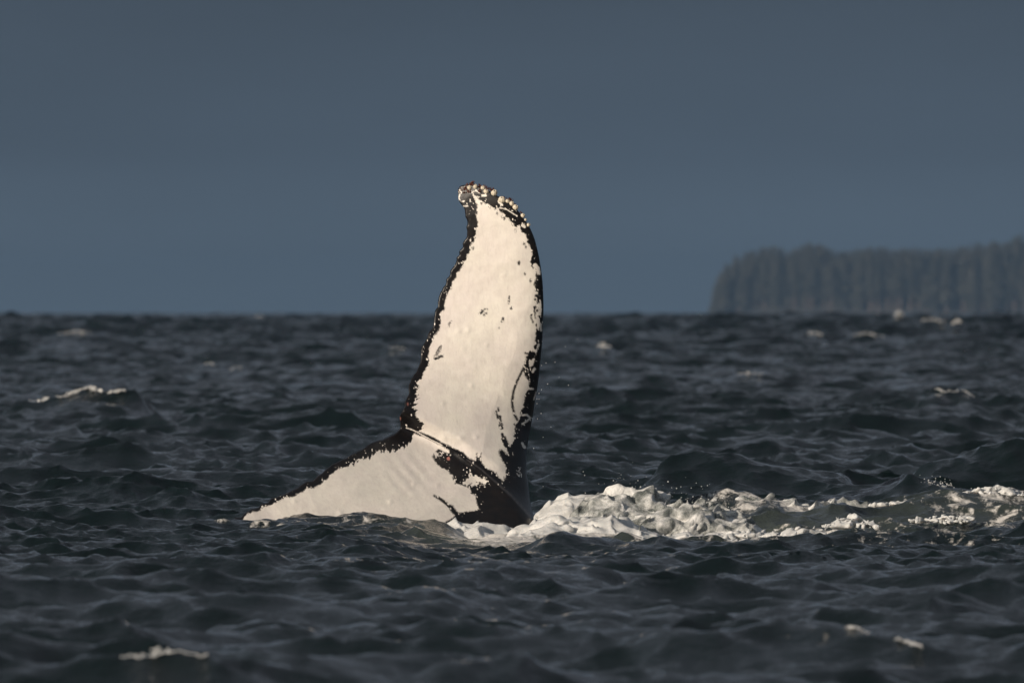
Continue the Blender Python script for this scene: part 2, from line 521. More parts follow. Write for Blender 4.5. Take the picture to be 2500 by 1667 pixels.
def build_sea():
    bands = []
    def rows(a, b, fn):
        r = [a]
        while r[-1] < b: r.append(r[-1] + fn(r[-1]))
        return np.array(r)
    bands.append((rows(14, 62.06, lambda d: 0.16 if d < 36 else 0.065), col_angles(230)))
    bands.append((rows(62.0, 85.05, lambda d: 0.033), col_angles(580)))
    bands.append((rows(85.0, 160.1, lambda d: 0.10), col_angles(300)))
    bands.append((rows(160., 6200, lambda d: 0.28 if d < 300 else 0.55 if d < 700 else 0.7 * (d / 700) ** 2), col_angles(180)))
    Vs, Fs, fo, mi, base = [], [], [], [], 0
    for ys, an in bands:
        Y, A = np.meshgrid(ys, an, indexing='ij')
        X = A * (Y + 4)
        x, y, z = sea_surface(X.ravel(), Y.ravel())
        nr, nc = Y.shape
        idx = np.arange(nr * nc).reshape(nr, nc) + base
        F = np.stack([idx[:-1, :-1], idx[:-1, 1:], idx[1:, 1:], idx[1:, :-1]], -1).reshape(-1, 4)
        Vs.append(np.stack([x, y, z], 1)); Fs.append(F); base += nr * nc
        f, mk = foam_fields(X.ravel(), Y.ravel())
        fo.append(f); mi.append(mk)
    me = mesh_np('sea', np.vstack(Vs), np.vstack(Fs))
    attr(me, 'foam', np.concatenate(fo)); attr(me, 'milky', np.concatenate(mi))
    o = link('sea', me, M['sea'])
    tag(o, kind='structure')
    # the rest of the sea, out to the horizon on all sides, just under the wave troughs
    me = mesh_np('open_sea', [(-5000, -400, -0.75), (5000, -400, -0.75), (5000, 9500, -0.75), (-5000, 9500, -0.75)], [(0, 1, 2, 3)], False)
    o = link('open_sea', me, M['sea']); tag(o, kind='structure')
build_sea()

# ------------------------------------------------------------------ headland with its wood
HD = 4000.0
def build_headland():
    k = HD / FPX
    x0 = (1717 - 1250) * k
    # low rocky bank: lofted sheet from the water up to a wooded plateau
    xs = np.linspace(x0 - 6, x0 + 700, 160); ts = np.linspace(0, 1, 30)
    Xg, Tg = np.meshgrid(xs, ts, indexing='ij')
    rise = smooth(0, 1, (Xg - x0 + 6) / 30)
    Yg = HD - 4 + Tg * 260 + 6 * fbm(Xg / 25, Tg * 3, None, 3)
    Zg = -1 + rise * (1.2 + 5 * smooth(0.0, 0.06, Tg) + 9 * Tg * smooth(0, 120, Xg - x0)) + fbm(Xg / 8, Tg * 20, None, 4) * 0.8
    Zg[0, :] = -2; Zg[:, -1] = -2; Zg[:, 0] = -2
    n0, n1 = Xg.shape
    idx = np.arange(n0 * n1).reshape(n0, n1)
    F = np.stack([idx[:-1, :-1], idx[1:, :-1], idx[1:, 1:], idx[:-1, 1:]], -1).reshape(-1, 4)
    o = link('headland', mesh_np('headland', np.stack([Xg, Yg, Zg], -1).reshape(-1, 3), F), M['rock'])
    tag(o, kind='structure')
    def ground(x, y):
        t = np.clip((y - HD + 4) / 260, 0, 1)
        r = float(smooth(0, 1, np.array((x - x0 + 6) / 30)))
        return -1 + r * (1.2 + 5 * float(smooth(0, 0.06, np.array(t))) + 9 * t * float(smooth(0, 120, np.array(x - x0))))
    # conifer prototypes: crown of drooping branch fans round a trunk
    def crown(seed, H, w, low):
        g = random.Random(seed); V, F = [], []
        z = low * H
        while z < H * 0.985:
            f = (z / H - low) / (1 - low)
            r = w * (0.22 + 0.78 * (1 - f) ** 0.42) * g.uniform(0.55, 1.15)
            if f < 0.12: r *= 0.6
            nb = 6 if f < 0.8 else 4
            a0 = g.uniform(0, 6.28)
            for b in range(nb):
                a = a0 + 6.283 * b / nb + g.uniform(-.4, .4)
                if g.random() < 0.12: continue
                rr = r * g.uniform(0.6, 1.15); wd = rr * g.uniform(0.28, 0.5); dr = rr * g.uniform(0.15, 0.5)
                ca, sa = math.cos(a), math.sin(a)
                i = len(V)
                V += [(0, 0, z + 0.3), (ca * rr * .55 - sa * wd, sa * rr * .55 + ca * wd, z - dr * .4), (ca * rr, sa * rr, z - dr), (ca * rr * .55 + sa * wd, sa * rr * .55 - ca * wd, z - dr * .4), (ca * rr * .5, sa * rr * .5, z - dr * .2 - wd * .7)]
                F += [(i, i + 1, i + 2), (i, i + 2, i + 3), (i + 1, i + 4, i + 2), (i + 4, i + 3, i + 2), (i, i + 4, i + 1), (i, i + 3, i + 4)]
            z += H * g.uniform(0.02, 0.035)
        return np.array(V), np.array(F)
    def trunk(H, r):
        V, F = [], []
        for j in range(7):
            f = j / 6
            for a in range(7):
                t = a / 7 * 6.283
                V.append((math.cos(t) * r * (1 - .9 * f) + 0.12 * math.sin(f * 5), math.sin(t) * r * (1 - .9 * f), f * H))
        for j in range(6):
            for a in range(7):
                F.append((j * 7 + a, j * 7 + (a + 1) % 7, j * 7 + 7 + (a + 1) % 7, j * 7 + 7 + a))
        return np.array(V), np.array(F)
    protos = [crown(11, 18, 3.6, .10), crown(12, 19, 3.0, .20), crown(13, 17, 4.0, .06), crown(14, 20, 3.3, .26)]
    trunks = [trunk(18, .38), trunk(19, .36), trunk(17, .40), trunk(20, .42)]
    def top_px(x):   # skyline of the wood in the photo
        px = x / k + 1250
        return np.interp(px, [1728, 1745, 1770, 1795, 1830, 1860, 1890, 1930, 1975, 2010, 2040, 2080, 2150, 2200, 2280, 2360, 2440, 2500, 2700], [748, 696, 650, 626, 606, 606, 600, 606, 592, 598, 612, 608, 602, 605, 608, 600, 586, 576, 560])
    # single trees that stand out of the mass
    g = random.Random(5)
    singles = [
        (1742, 0, 'leftmost conifer at the steep end of the hazy headland'),
        (1975, 3, 'tallest hazy conifer of the headland skyline near its left part'),
        (2118, 1, 'hazy conifer with a pale trunk in the middle of the headland'),
        (2190, 3, 'hazy conifer with a pale leaning trunk right of the headland middle'),
        (2412, 2, 'hazy conifer lit warm orange near the right end of the headland'),
    ]
    for px, pr, lab in singles:
        x = (px - 1250) * k + 1.0; y = HD + 1.0
        z = ground(x, y)
        ht = CAM_H - (float(top_px(x)) - HOR) * k - z
        s = max(ht, 5) / (18, 19, 17, 20)[pr]
        root = bpy.data.objects.new('conifer_tree', None); col.objects.link(root)
        root.location = (x, y, z - 0.3); root.scale = (min(s, 1.1),) * 2 + (s,); root.rotation_euler.z = g.uniform(0, 6)
        tag(root, lab, 'tree', 'conifers standing out of the far wood')
        link('crown', mesh_np('crown', *protos[pr], smooth=False), M['leaf'], root)
        link('trunk', mesh_np('trunk', *trunks[pr]), M['bark'], root)
    CV, CF, TV, TF, nc, nt = [], [], [], [], 0, 0
    for row in range(6):
        y = HD + 2 + row * 6.5
        x = x0 + 2 + row * 1.5
        while x < x0 + (330 if row < 4 else 260):
            pr = g.randrange(4)
            xx, yy = x + g.uniform(-.8, .8), y + g.uniform(-2, 2)
            z = ground(xx, yy)
            ht = CAM_H - (float(top_px(xx)) - HOR) * k - z
            ht *= g.uniform(0.90, 1.05) if row else g.uniform(0.60, 0.98)
            if ht > 2:
                s = ht / (18, 19, 17, 20)[pr]; sw = min(max(s, .5), 1.05) * g.uniform(.8, 1.2)
                a = g.uniform(0, 6.28); c, sn = math.cos(a), math.sin(a)
                for P, lst, flst, kk in ((protos[pr], CV, CF, 0), (trunks[pr], TV, TF, 1)):
                    v = P[0]
                    w = np.stack([xx + (v[:, 0] * c - v[:, 1] * sn) * sw, yy + (v[:, 0] * sn + v[:, 1] * c) * sw, z - .3 + v[:, 2] * s], 1)
                    if kk == 0: lst.append(w); flst.append(P[1] + nc); nc += len(v)
                    else: lst.append(w); flst.append(P[1] + nt); nt += len(v)
            x += g.uniform(1.7, 3.3)
    wood = bpy.data.objects.new('far_wood', None); col.objects.link(wood); wood.location = (x0 + 150, HD, 0)
    tag(wood, 'hazy dark conifer wood covering the headland on the right horizon', 'wood', kind='stuff')
    off = np.array([x0 + 150, HD, 0])
    o = link('foliage', mesh_np('foliage', np.vstack(CV) - off, np.vstack(CF), smooth=False), M['leaf'], wood); tag(o, kind='stuff')
    o = link('trunks', mesh_np('trunks', np.vstack(TV) - off, np.vstack(TF)), M['bark'], wood); tag(o, kind='stuff')
build_headland()

# sea air: even haze in a closed box round everything
def build_haze():
    bm = bmesh.new()
    bmesh.ops.create_cube(bm, size=1)
    for v in bm.verts:
        v.co = Vector(((v.co.x) * 10400, 4550 + v.co.y * 10400, 22 + v.co.z * 48))
    me = bpy.data.meshes.new('haze'); bm.to_mesh(me); bm.free()
    m = bpy.data.materials.new('sea_haze'); m.use_nodes = True
    nt = m.node_tree; nt.nodes.clear()
    out = nt.nodes.new('ShaderNodeOutputMaterial'); v = nt.nodes.new('ShaderNodeVolumePrincipled')
    v.inputs['Color'].default_value = (0.55, 0.78, 1.0, 1)
    v.inputs['Density'].default_value = 0.00019
    v.inputs['Anisotropy'].default_value = 0.72
    nt.links.new(v.outputs[0], out.inputs['Volume'])
    o = link('haze', me, m); tag(o, kind='stuff')
build_haze()

# ------------------------------------------------------------------ the whale's tail
TRAIL_UP = [(1117, 462), (1117.6, 476), (1120, 490), (1128, 501), (1136, 513), (1137, 530), (1142.5, 546), (1139, 556), (1141, 566), (1138, 580), (1131, 589), (1130, 603), (1121, 615), (1121, 622), (1115, 631), (1111, 648), (1099, 661), (1098, 672), (1090, 683), (1089, 692), (1080, 704), (1075, 718), (1071, 733), (1068, 749), (1061, 765), (1060, 786), (1054, 804), (1046, 816), (1039, 831), (1031, 847), (1027.6, 864), (1025.5, 884), (1019, 902), (1011, 914), (1001, 932), (998, 951), (997, 965), (989.5, 980), (986, 999), (977, 1015), (977, 1034), (976.7, 1046)]
TRAIL_LOW = [(968, 1056), (954, 1065), (935, 1072), (914, 1079), (904, 1083), (880, 1098.6), (863, 1107), (839, 1120.5), (819, 1130), (798, 1142.5), (787, 1155), (771, 1166), (764, 1173), (747, 1175.5), (730, 1187), (710, 1199), (693, 1207), (676, 1213), (663, 1216), (655, 1226), (641, 1228), (632, 1237.5), (614, 1242), (598, 1251), (590, 1260), (574, 1264), (569, 1273)]
UNDER = [(572, 1300), (620, 1345), (740, 1400), (900, 1450), (1060, 1490), (1220, 1500), (1340, 1490), (1352, 1420), (1334, 1330)]
LEAD = [(1305, 1268), (1298.8, 1244), (1294, 1218), (1290, 1181), (1285.8, 1152), (1285, 1129), (1287, 1093), (1293, 1058), (1300, 1018), (1307, 975), (1311.5, 950), (1316, 915), (1319, 884), (1322.4, 853), (1325, 813), (1326.5, 772), (1327, 741), (1325.5, 700), (1323, 672), (1318.5, 641), (1313.7, 616), (1306, 586), (1296.5, 562), (1287.5, 545.5), (1276, 530), (1266, 516.5), (1253, 503), (1236, 492), (1219, 481), (1207, 474.5), (1190, 464), (1172, 457), (1153, 451), (1134, 452), (1123, 455)]
KEEL = [(960, 1028), (992, 1044), (1020, 1055.6), (1065, 1079), (1089, 1091), (1112, 1103), (1136, 1121.7), (1171, 1145), (1207, 1176), (1242, 1206.6), (1277, 1244), (1299, 1268), (1345, 1330), (1400, 1420)]

def catmull(pts, n=4):
    p = np.array(pts, float); p = np.vstack([2 * p[0] - p[1], p, 2 * p[-1] - p[-2]])
    out = []
    for i in range(1, len(p) - 2):
        for j in range(n):
            t = j / n
            out.append(0.5 * ((2 * p[i]) + (-p[i - 1] + p[i + 1]) * t + (2 * p[i - 1] - 5 * p[i] + 4 * p[i + 1] - p[i + 2]) * t * t + (-p[i - 1] + 3 * p[i] - 3 * p[i + 1] + p[i + 2]) * t ** 3))
    out.append(p[-2])
    return np.array(out)

def poly_field(X, Y, poly):
    d = seg_dist(X, Y, poly, True)[0]
    return np.where(inside(X, Y, poly), d, -d)

MPP = D0 / FPX     # metres per photo pixel at the whale

def build_whale():
    step = 0.0052 / MPP
    trail = np.vstack([catmull(TRAIL_UP, 3), catmull(TRAIL_LOW, 3)])
    # little knobs along the trailing edge
    tl = np.cumsum(np.r_[0, np.hypot(*np.diff(trail, axis=0).T)])
    nrm = np.gradient(trail, axis=0); nrm = np.stack([-nrm[:, 1], nrm[:, 0]], 1); nrm /= np.linalg.norm(nrm, axis=1)[:, None] + 1e-9
    trail = trail + nrm * (fbm(tl / 9, tl * 0 + 3.3, None, 40, 2) * 2.2)[:, None]
    lead = catmull(LEAD, 4)
    under = np.array(UNDER, float)
    outline = np.vstack([trail, under, lead])
    gx = np.arange(555, 1365, step); gy = np.arange(440, 1510, step)
    X, Y = np.meshgrid(gx, gy, indexing='ij')
    shp = X.shape
    x, y = X.ravel(), Y.ravel()
    d, qx, qy, _, _ = seg_dist(x, y, outline, True)
    ins = inside(x, y, outline)
    sd = np.where(ins, d, -d)
    ok = (sd > -0.5 * step).reshape(shp)
    cell = ok[:-1, :-1] & ok[1:, :-1] & ok[1:, 1:] & ok[:-1, 1:]
    # topological boundary
    cnt = np.zeros(shp, int)
    cnt[:-1, :-1] += cell; cnt[1:, :-1] += cell; cnt[1:, 1:] += cell; cnt[:-1, 1:] += cell
    used = cnt > 0
    bnd = (used & (cnt < 4)).ravel()
    x = np.where(bnd, qx, x); y = np.where(bnd, qy, y)
    sd = np.where(bnd, 0, np.maximum(sd, 0))
    use = used.ravel()
    fid = -np.ones(use.size, int); fid[use] = np.arange(use.sum())
    ux, uy, usd, ub = x[use], y[use], sd[use], bnd[use]
    # fields in pixels
    dt = seg_dist(ux, uy, trail)[0]
    dl = seg_dist(ux, uy, np.vstack([under[-1:], lead]))[0]
    dk, _, _, kpar, kside = seg_dist(ux, uy, KEEL)
    u = -dk * kside * MPP                                  # >0 above / right of the keel (upper fluke)
    wx = (ux - 1250) * MPP; wz = CAM_H - (uy - HOR) * MPP
    # mid surface of the two flukes
    up = smooth(-0.05, 0.10, u)
    xc = np.interp(uy, [450, 700, 900, 1050, 1270], [1185, 1210, 1180, 1160, 1230])
    tw = np.interp(uy, [440, 560, 700, 850, 1000, 1150, 1300], [-0.30, -0.08, 0.04, 0.22, 0.42, 0.50, 0.3])
    y_up = tw * (ux - xc) * MPP + 0.10 * smooth(0, 0.5, u) - 0.10 * smooth(760, 470, uy)
    kx, kz = px2w(1140, 1125)
    y_lo = 0.62 * (wx - kx) + 0.76 * (wz - kz) - 0.05 * np.sin(np.clip(-u, 0, 1.0) * 3.0)
    ymid = up * y_up + (1 - up) * y_lo
    # thickness
    root = np.exp(-(((ux - 1290) * MPP) / 0.30) ** 2 - (((uy - 1310) * MPP) / 0.34) ** 2)
    tmax = np.interp(uy, [450, 600, 800, 1000, 1200, 1400], [0.028, 0.045, 0.06, 0.075, 0.10, 0.16])
    gl = np.clip(dl * MPP / 0.20, 0, 1); gl = np.sqrt(np.clip(1 - (1 - gl) ** 2, 0, 1))
    gt = np.clip(dt * MPP / 0.55, 0, 1); gt = 0.10 + 0.90 * gt ** 0.9
    rim = np.clip(usd * MPP / 0.006, 0, 1); rim = np.sqrt(np.clip(1 - (1 - rim) ** 2, 0, 1))
    T = tmax * gl * gt * rim
    keel_w = smooth(0.5, 4.5, kpar)
    kh = np.interp(kpar, [0, 1, 3, 6, 9, 11, 13], [0.0, 0.006, 0.014, 0.035, 0.060, 0.09, 0.10])
    ridge = kh * np.exp(-(np.abs(u) / np.interp(kpar, [0, 4, 10], [0.012, 0.03, 0.07])) ** 1.3) * rim
    Tf = T + ridge + 0.10 * root * gl * rim
    yf = ymid - Tf
    # small bumps of the skin (photo x, y, radius px, height m)
    bumps = [(1143, 806, 7, .008), (1119, 808, 8, .006), (1152, 941, 6, .007), (1188, 843, 6, .004), (1080, 985, 6, .006), (1130, 850, 8, .004), (1162, 1066, 6, .007), (1124, 1068, 6, .006), (1084, 1070, 8, .006), (953, 1223, 6, .010), (831, 1251, 7, .008), (719, 1223, 6, .007), (1010, 1182, 6, .007), (1068, 1184, 6, .006), (1230, 672, 7, .006), (770, 1190, 6, .003), (905, 1165, 7, .003), (1230, 962, 6, .004), (1148, 876, 9, .003), (1105, 918, 8, .003)]
    for bx, by, r, h in bumps:
        yf = yf - 0.55 * h * np.exp(-((ux - bx) ** 2 + (uy - by) ** 2) / r ** 2)
    # shallow wrinkles of the lower fluke and muscle relief
    aw = np.exp(-((ux - 1000) / 55) ** 2 - ((uy - 1160) / 45) ** 2)
    yf = yf - 0.0022 * aw * np.sin((ux * 0.62 + uy * -0.55) / 3.4)
    low_rel = fbm(ux / 95, uy / 70, None, 91, 3)
    yf = yf - 0.007 * low_rel * np.clip(usd / 40, 0, 1)
    yb = ymid + (T * 0.9 + 0.12 * root * gl * rim)
    yf = np.where(ub, ymid, yf); yb = np.where(ub, ymid, yb)
    sc_ = (D0 + ymid) / D0
    wx = wx * sc_; wz = CAM_H - (uy - HOR) * MPP * sc_
    n = len(ux)
    Vf = np.stack([wx, yf, wz], 1)
    bid = -np.ones(n, int); inner = ~ub
    bid[inner] = n + np.arange(inner.sum()); bid[ub] = np.where(ub)[0]
    Vb = np.stack([wx, yb, wz], 1)[inner]
    ci, cj = np.where(cell)
    G = fid.reshape(shp)
    q = np.stack([G[ci, cj], G[ci, cj + 1], G[ci + 1, cj + 1], G[ci + 1, cj]], 1)
    Fb = bid[q][:, ::-1]
    me = mesh_np('tail_flukes', np.vstack([Vf, Vb]), np.vstack([q, Fb]))

    # ---------------- pigment (real skin pattern), in photo pixels, > 0 is black
    nz = 0.75 * fbm(ux / 6.5, uy / 6.5, None, 60, 4, 0.65)
    nz2 = fbm(ux / 26, uy / 26, None, 61, 3)
    fine = fbm(ux / 4.0, uy / 4.0, None, 62, 3)
    upper = u > 0
    wt = np.where(upper,
                  np.interp(uy, [440, 480, 505, 520, 560, 600, 700, 850, 880, 930, 960, 990, 1012, 1035, 1060], [45, 35, 31, 27, 22, 18, 17, 15, 18, 20, 22, 22, 30, 52, 46]),
                  np.interp(ux, [560, 600, 700, 780, 880, 905, 940, 965, 990, 1010], [5, 7, 12, 20, 18, 22, 27, 37, 41, 35]))
    ragged = np.interp(uy, [440, 850, 900, 980, 1020], [1, 1, 1.3, 2.0, 1.2])
    # streaky fringe across the trailing edge
    ang = np.where(upper, ux * 0.35 + uy * 0.95, ux * 0.90 + uy * 0.1)
    str_ = vnoise(ang / 2.6, dt / 26, None, 70)
    P = wt - dt + ragged * (6.0 * nz + 5.0 * str_ * smooth(900, 960, uy) * np.where(upper, 1, smooth(760, 900, ux) * 0.8 + 0.2) + 4.0 * nz2)
    # leading edge
    wl_ = np.interp(uy, [445, 465, 500, 530, 555, 585, 600, 620, 640, 660, 690, 720, 760, 800, 840, 862, 884, 905, 925, 945, 985, 1015, 1034, 1060, 1081, 1100, 1117, 1140, 1164, 1190, 1260], [28, 28, 29, 30, 24, 15, 13, 18, 26, 16, 17, 11, 11, 13, 15, 32, 38, 36, 27, 22, 27, 28, 37, 35, 36, 44, 54, 49, 52, 70, 90])
    PL = wl_ - dl + 9.0 * nz + 7.0 * nz2
    blot = fbm(ux / 5.5, uy / 15, None, 63, 2)
    PL = PL - 26 * smooth(0.30, 0.55, blot) * smooth(700, 730, uy) * (1 - smooth(905, 940, uy)) * smooth(3, 9, dl)
    P = np.maximum(P, PL)
    # dark tip under the barnacles
    P = np.maximum(P, 24 - np.hypot(ux - 1136, (uy - 480) * 0.8) + 12 * nz)
    # black patch along the keel and the peduncle
    z3 = lambda a, b: (900 + a / 4.238, 940 + b / 4.238)
    poly = [z3(*p) for p in [(660, 730), (720, 660), (770, 680), (830, 700), (850, 650), (980, 690), (1010, 735), (1100, 785), (1118, 700), (1138, 770), (1162, 700), (1172, 800), (1230, 860), (1310, 890), (1350, 960), (1420, 1000), (1500, 960), (1800, 900), (1900, 1500), (1900, 1900), (700, 1900), (780, 1415), (870, 1370), (920, 1312), (1030, 1302), (1150, 1280), (1115, 1220), (1110, 1150), (1060, 1110), (1045, 1065), (960, 1022), (890, 1015), (868, 930), (800, 870), (715, 830)]]
    PK = poly_field(ux, uy, poly) + 4.0 * nz + 1.5 * fine
    # pale streaks inside it
    def white(pts, hw, amp=4.0, k=1.0):
        nonlocal P, PK
        dd = seg_dist(ux, uy, [z3(*p) for p in pts])[0]
        PK = np.minimum(PK, (dd - hw) * k + amp * fine)
    white([(1010, 1010), (1080, 960), (1190, 1000)], 7, 11)
    white([(1050, 890), (1060, 960)], 3, 9)
    white([(680, 705), (720, 730)], 5, 8)
    white([(1130, 1010), (1060, 1020)], 4, 9)
    P = np.maximum(P, PK)
    # double line of the keel towards the notch
    a = np.array([z3(500, 490), z3(620, 535), z3(760, 610), z3(900, 680), z3(1000, 740)])
    dd = seg_dist(ux, uy, a)[0]
    P = np.maximum(P, 4.6 - dd + 1.5 * nz)
    def stroke(pts, hw, amp=1.5, conv=None, gap=0.0):
        nonlocal P
        pts = [conv(*p) for p in pts] if conv else pts
        dd, _, _, pr, _ = seg_dist(ux, uy, pts)
        P = np.maximum(P, hw - dd + amp * fine - gap * smooth(0.0, 0.3, vnoise(pr * 3.1 + pts[0][0], pr * 0, None, 77)))
    z2 = lambda a, b: (950 + a / 4.9, 680 + b / 4.9)
    stroke([(1288, 885), (1280, 893), (1272, 911), (1262, 931), (1254, 953), (1250, 980), (1253, 1000), (1256, 1012), (1263, 1024)], 2.6, 0.8)
    stroke([(1340, 240), (1360, 330), (1378, 420), (1400, 530), (1440, 620), (1490, 700)], 2.8, 2.0, z3, 5)
    stroke([(1318, 270), (1345, 370), (1370, 450), (1390, 540), (1420, 620), (1470, 700)], 2.6, 2.0, z3, 4)
    stroke([(1400, 560), (1440, 640), (1490, 720), (1540, 800)], 6, 2.5, z3)
    stroke([(1375, 695), (1420, 770), (1460, 860)], 7, 3, z3)
    stroke([(710, 1155), (800, 1215), (870, 1285), (920, 1330)], 3.6, 1.6, z3)
    stroke([(850, 1255), (890, 1310), (930, 1340)], 5.5, 1.6, z3)
    stroke([(680, 1140), (684, 1144)], 2.4, 0.5, z3)
    stroke([(1090, 420), (1140, 365), (1170, 360)], 1.6, 3.5, z2); stroke([(1130, 440), (1175, 400)], 1.4, 3, z2); stroke([(1110, 380), (1165, 420)], 0.9, 3, z2)
    stroke([(545, 930), (575, 870), (605, 815), (622, 805), (618, 840), (590, 890), (550, 935)], 1.3, 0.8, z2)
    stroke([(550, 960), (600, 940), (640, 920)], 2.4, 4.0, z2)
    stroke([(715, 575), (715, 545), (745, 512)], 1.6, 0.7, z2)
    stroke([(1435, 215), (1432, 300)], 1.6, 2.2, z2); stroke([(1455, 360), (1472, 345)], 2.6, 1, z2); stroke([(1350, 510), (1365, 475)], 2.4, 1, z2)
    stroke([(1700, 440), (1720, 530)], 1.8, 3.5, z2); stroke([(1740, 340), (1745, 470)], 1.8, 3, z2)
    for a_, b_, r_ in [(1765, 210, 4), (1748, 250, 2.4), (1768, 290, 2.6), (1748, 340, 2.2), (1695, 25, 1.8), (1738, 65, 1.8), (1632, 890, 1.8), (1650, 940, 2.4), (1770, 385, 2.6), (1315, 590, 1.2)]:
        c_ = z2(a_, b_); P = np.maximum(P, r_ + 0.6 - np.hypot(ux - c_[0], uy - c_[1]) + 0.6 * fine)
    z1 = lambda a, b: (1000 + a / 5.2275, 400 + b / 5.2275)
    for a_, b_, r_ in [(810, 1078, 1.9), (1210, 697, 2.0), (1320, 770, 1.8), (1352, 853, 2.0), (1118, 633, 1.4), (1165, 602, 1.8), (1090, 570, 1.8), (1395, 1265, 2.8), (1470, 1405, 1.5), (1545, 1490, 2.0), (1483, 1062, 1.5), (1462, 1022, 1.6), (918, 505, 2.2), (850, 560, 2.6), (850, 625, 2.8), (1180, 676, 1.3), (1300, 690, 4.0)]:
        c_ = z1(a_, b_); P = np.maximum(P, r_ + 0.5 - np.hypot(ux - c_[0], (uy - c_[1]) * 0.7) + 0.6 * fine)
    # white marks in the black edges
    def wh(pts, hw, conv, amp=0.8):
        nonlocal P
        dd = seg_dist(ux, uy, [conv(*p) for p in pts])[0]
        P = np.minimum(P, (dd - hw) * 1.6 + amp * fine)
    wh([(390, 440), (450, 460), (520, 495), (640, 560), (760, 620)], 1.3, z3, 0.5)
    wh([(1590, 400), (1640, 370), (1672, 340), (1640, 305), (1590, 310)], 2.4, z3)
    wh([(1655, 35), (1700, 38)], 2.6, z3); wh([(1590, 600), (1615, 645)], 3, z3, 3)
    wh([(1530, 880), (1570, 900), (1560, 945), (1535, 910)], 0.9, z3, 1); wh([(1735, 70), (1710, 150)], 1.6, z3, 1)
    wh([(1600, 1180), (1650, 1230), (1655, 1310), (1590, 1400)], 4.0, z2, 2)
    wh([(1690, 1040), (1700, 990)], 3.4, z2, 2); wh([(1725, 970), (1712, 1030)], 3.2, z2, 2); wh([(1720, 1110), (1740, 1080)], 3.4, z2, 2)
    wh([(1780, 820), (1790, 790)], 3.0, z2, 2); wh([(1815, 560), (1818, 620)], 2.6, z2, 1.5); wh([(1780, 590), (1800, 540)], 3.0, z2, 2)
    wh([(1600, 1300), (1640, 1340), (1650, 1390)], 5.5, z1, 3); wh([(1440, 770), (1470, 810)], 3, z1, 2)
    wh([(1140, 490), (1180, 525)], 2.6, z1, 1.5); wh([(930, 405), (970, 405)], 2.6, z1, 1); wh([(1150, 560), (1240, 585), (1360, 660)], 1.1, z1, 1.5); wh([(1330, 640), (1375, 665)], 1.0, z1, 1)
    wh([(640, 400), (625, 440), (670, 490), (700, 470)], 0.8, z1, 2.5); wh([(690, 540), (740, 540)], 1.4, z1, 3); wh([(800, 360), (850, 340), (900, 380)], 1.2, z1, 4); wh([(640, 345), (650, 365)], 2.6, z1, 2)
    # fine white scratches and flecks in the black skin
    fl = fbm(ux / 3.2, uy / 6.0, None, 64, 2)
    P = np.where(P > 0, P - 30 * smooth(0.52, 0.62, fl) * (0.35 + 0.65 * smooth(-0.1, 0.5, nz2)), P)
    tipw = np.exp(-((ux - 1140) / 32) ** 2 - ((uy - 485) / 26) ** 2)
    P = P - 5 * tipw * smooth(0.15, 0.45, fbm(ux / 3.5, uy / 3.5, None, 65, 2))
    P = np.clip(P, -40, 40)
    ctr = z3(825, 757)
    sore = 1.4 * np.exp(-((ux - ctr[0]) ** 2 + (uy - ctr[1]) ** 2) / 4.2 ** 2) * (0.7 + 0.6 * fine)
    c2 = z3(325, 345); sore = np.maximum(sore, 0.55 * np.exp(-((ux - c2[0]) ** 2 + ((uy - c2[1]) * .6) ** 2) / 3.5 ** 2))
    c2 = z3(405, 195); sore = np.maximum(sore, 0.42 * np.exp(-((ux - c2[0]) ** 2 + ((uy - c2[1]) * .6) ** 2) / 4 ** 2))
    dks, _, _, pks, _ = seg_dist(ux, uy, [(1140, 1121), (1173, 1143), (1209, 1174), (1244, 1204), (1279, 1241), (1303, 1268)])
    keel_sheen = np.exp(-(dks / np.interp(pks, [0, 2, 5], [1.8, 2.6, 5.0])) ** 2) * (0.75 + 0.5 * fine)  # painted sheen on the keel crest, wider towards the root
    attr(me, 'keel_sheen', np.r_[keel_sheen, np.zeros(inner.sum())])
    back = np.full(inner.sum(), 30.0)      # the upper side of the flukes is black
    attr(me, 'pigment', np.r_[P, np.where(usd[inner] < 6, P[inner], back)])
    attr(me, 'sore', np.r_[sore, np.zeros(inner.sum())])
    root_o = bpy.data.objects.new('humpback_whale', None); col.objects.link(root_o)
    root_o.location = (0, D0, 0)
    tag(root_o, "humpback whale's raised tail, white underside with black edges, rising from the sea", 'whale')
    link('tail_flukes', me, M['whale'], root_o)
    # front surface lookup for attaching the barnacles
    def front(px, py):
        i = np.argmin((ux - px) ** 2 + (uy - py) ** 2)
        return Vector((wx[i], yf[i], wz[i])), ymid[i]
    return root_o, front
whale, whale_front = build_whale()

# barnacles: ribbed acorn shells with a slit opening, and fleshy stalked tufts
def barnacle_mesh():
    nr, ns = 9, 32
    V, F = [], []
    prof = [(1.02, -0.25), (1.06, 0.05), (1.0, 0.35), (0.86, 0.62), (0.66, 0.82), (0.44, 0.93), (0.34, 0.95), (0.28, 0.86), (0.22, 0.72)]
    for j, (r, z) in enumerate(prof):
        for a in range(ns):
            t = a / ns * 2 * math.pi
            lobe = abs(math.sin(t * 4 + 0.4 * math.sin(t))) ** 0.55       # eight plates with deep seams
            k = 0.86 + 0.16 * lobe
            V.append((math.cos(t) * r * k, math.sin(t) * r * k * (0.92), z * (0.92 + 0.10 * lobe)))
    for j in range(nr - 1):
        for a in range(ns):
            F.append((j * ns + a, j * ns + (a + 1) % ns, (j + 1) * ns + (a + 1) % ns, (j + 1) * ns + a))
    return mesh_np('barnacle_shell', V, F)
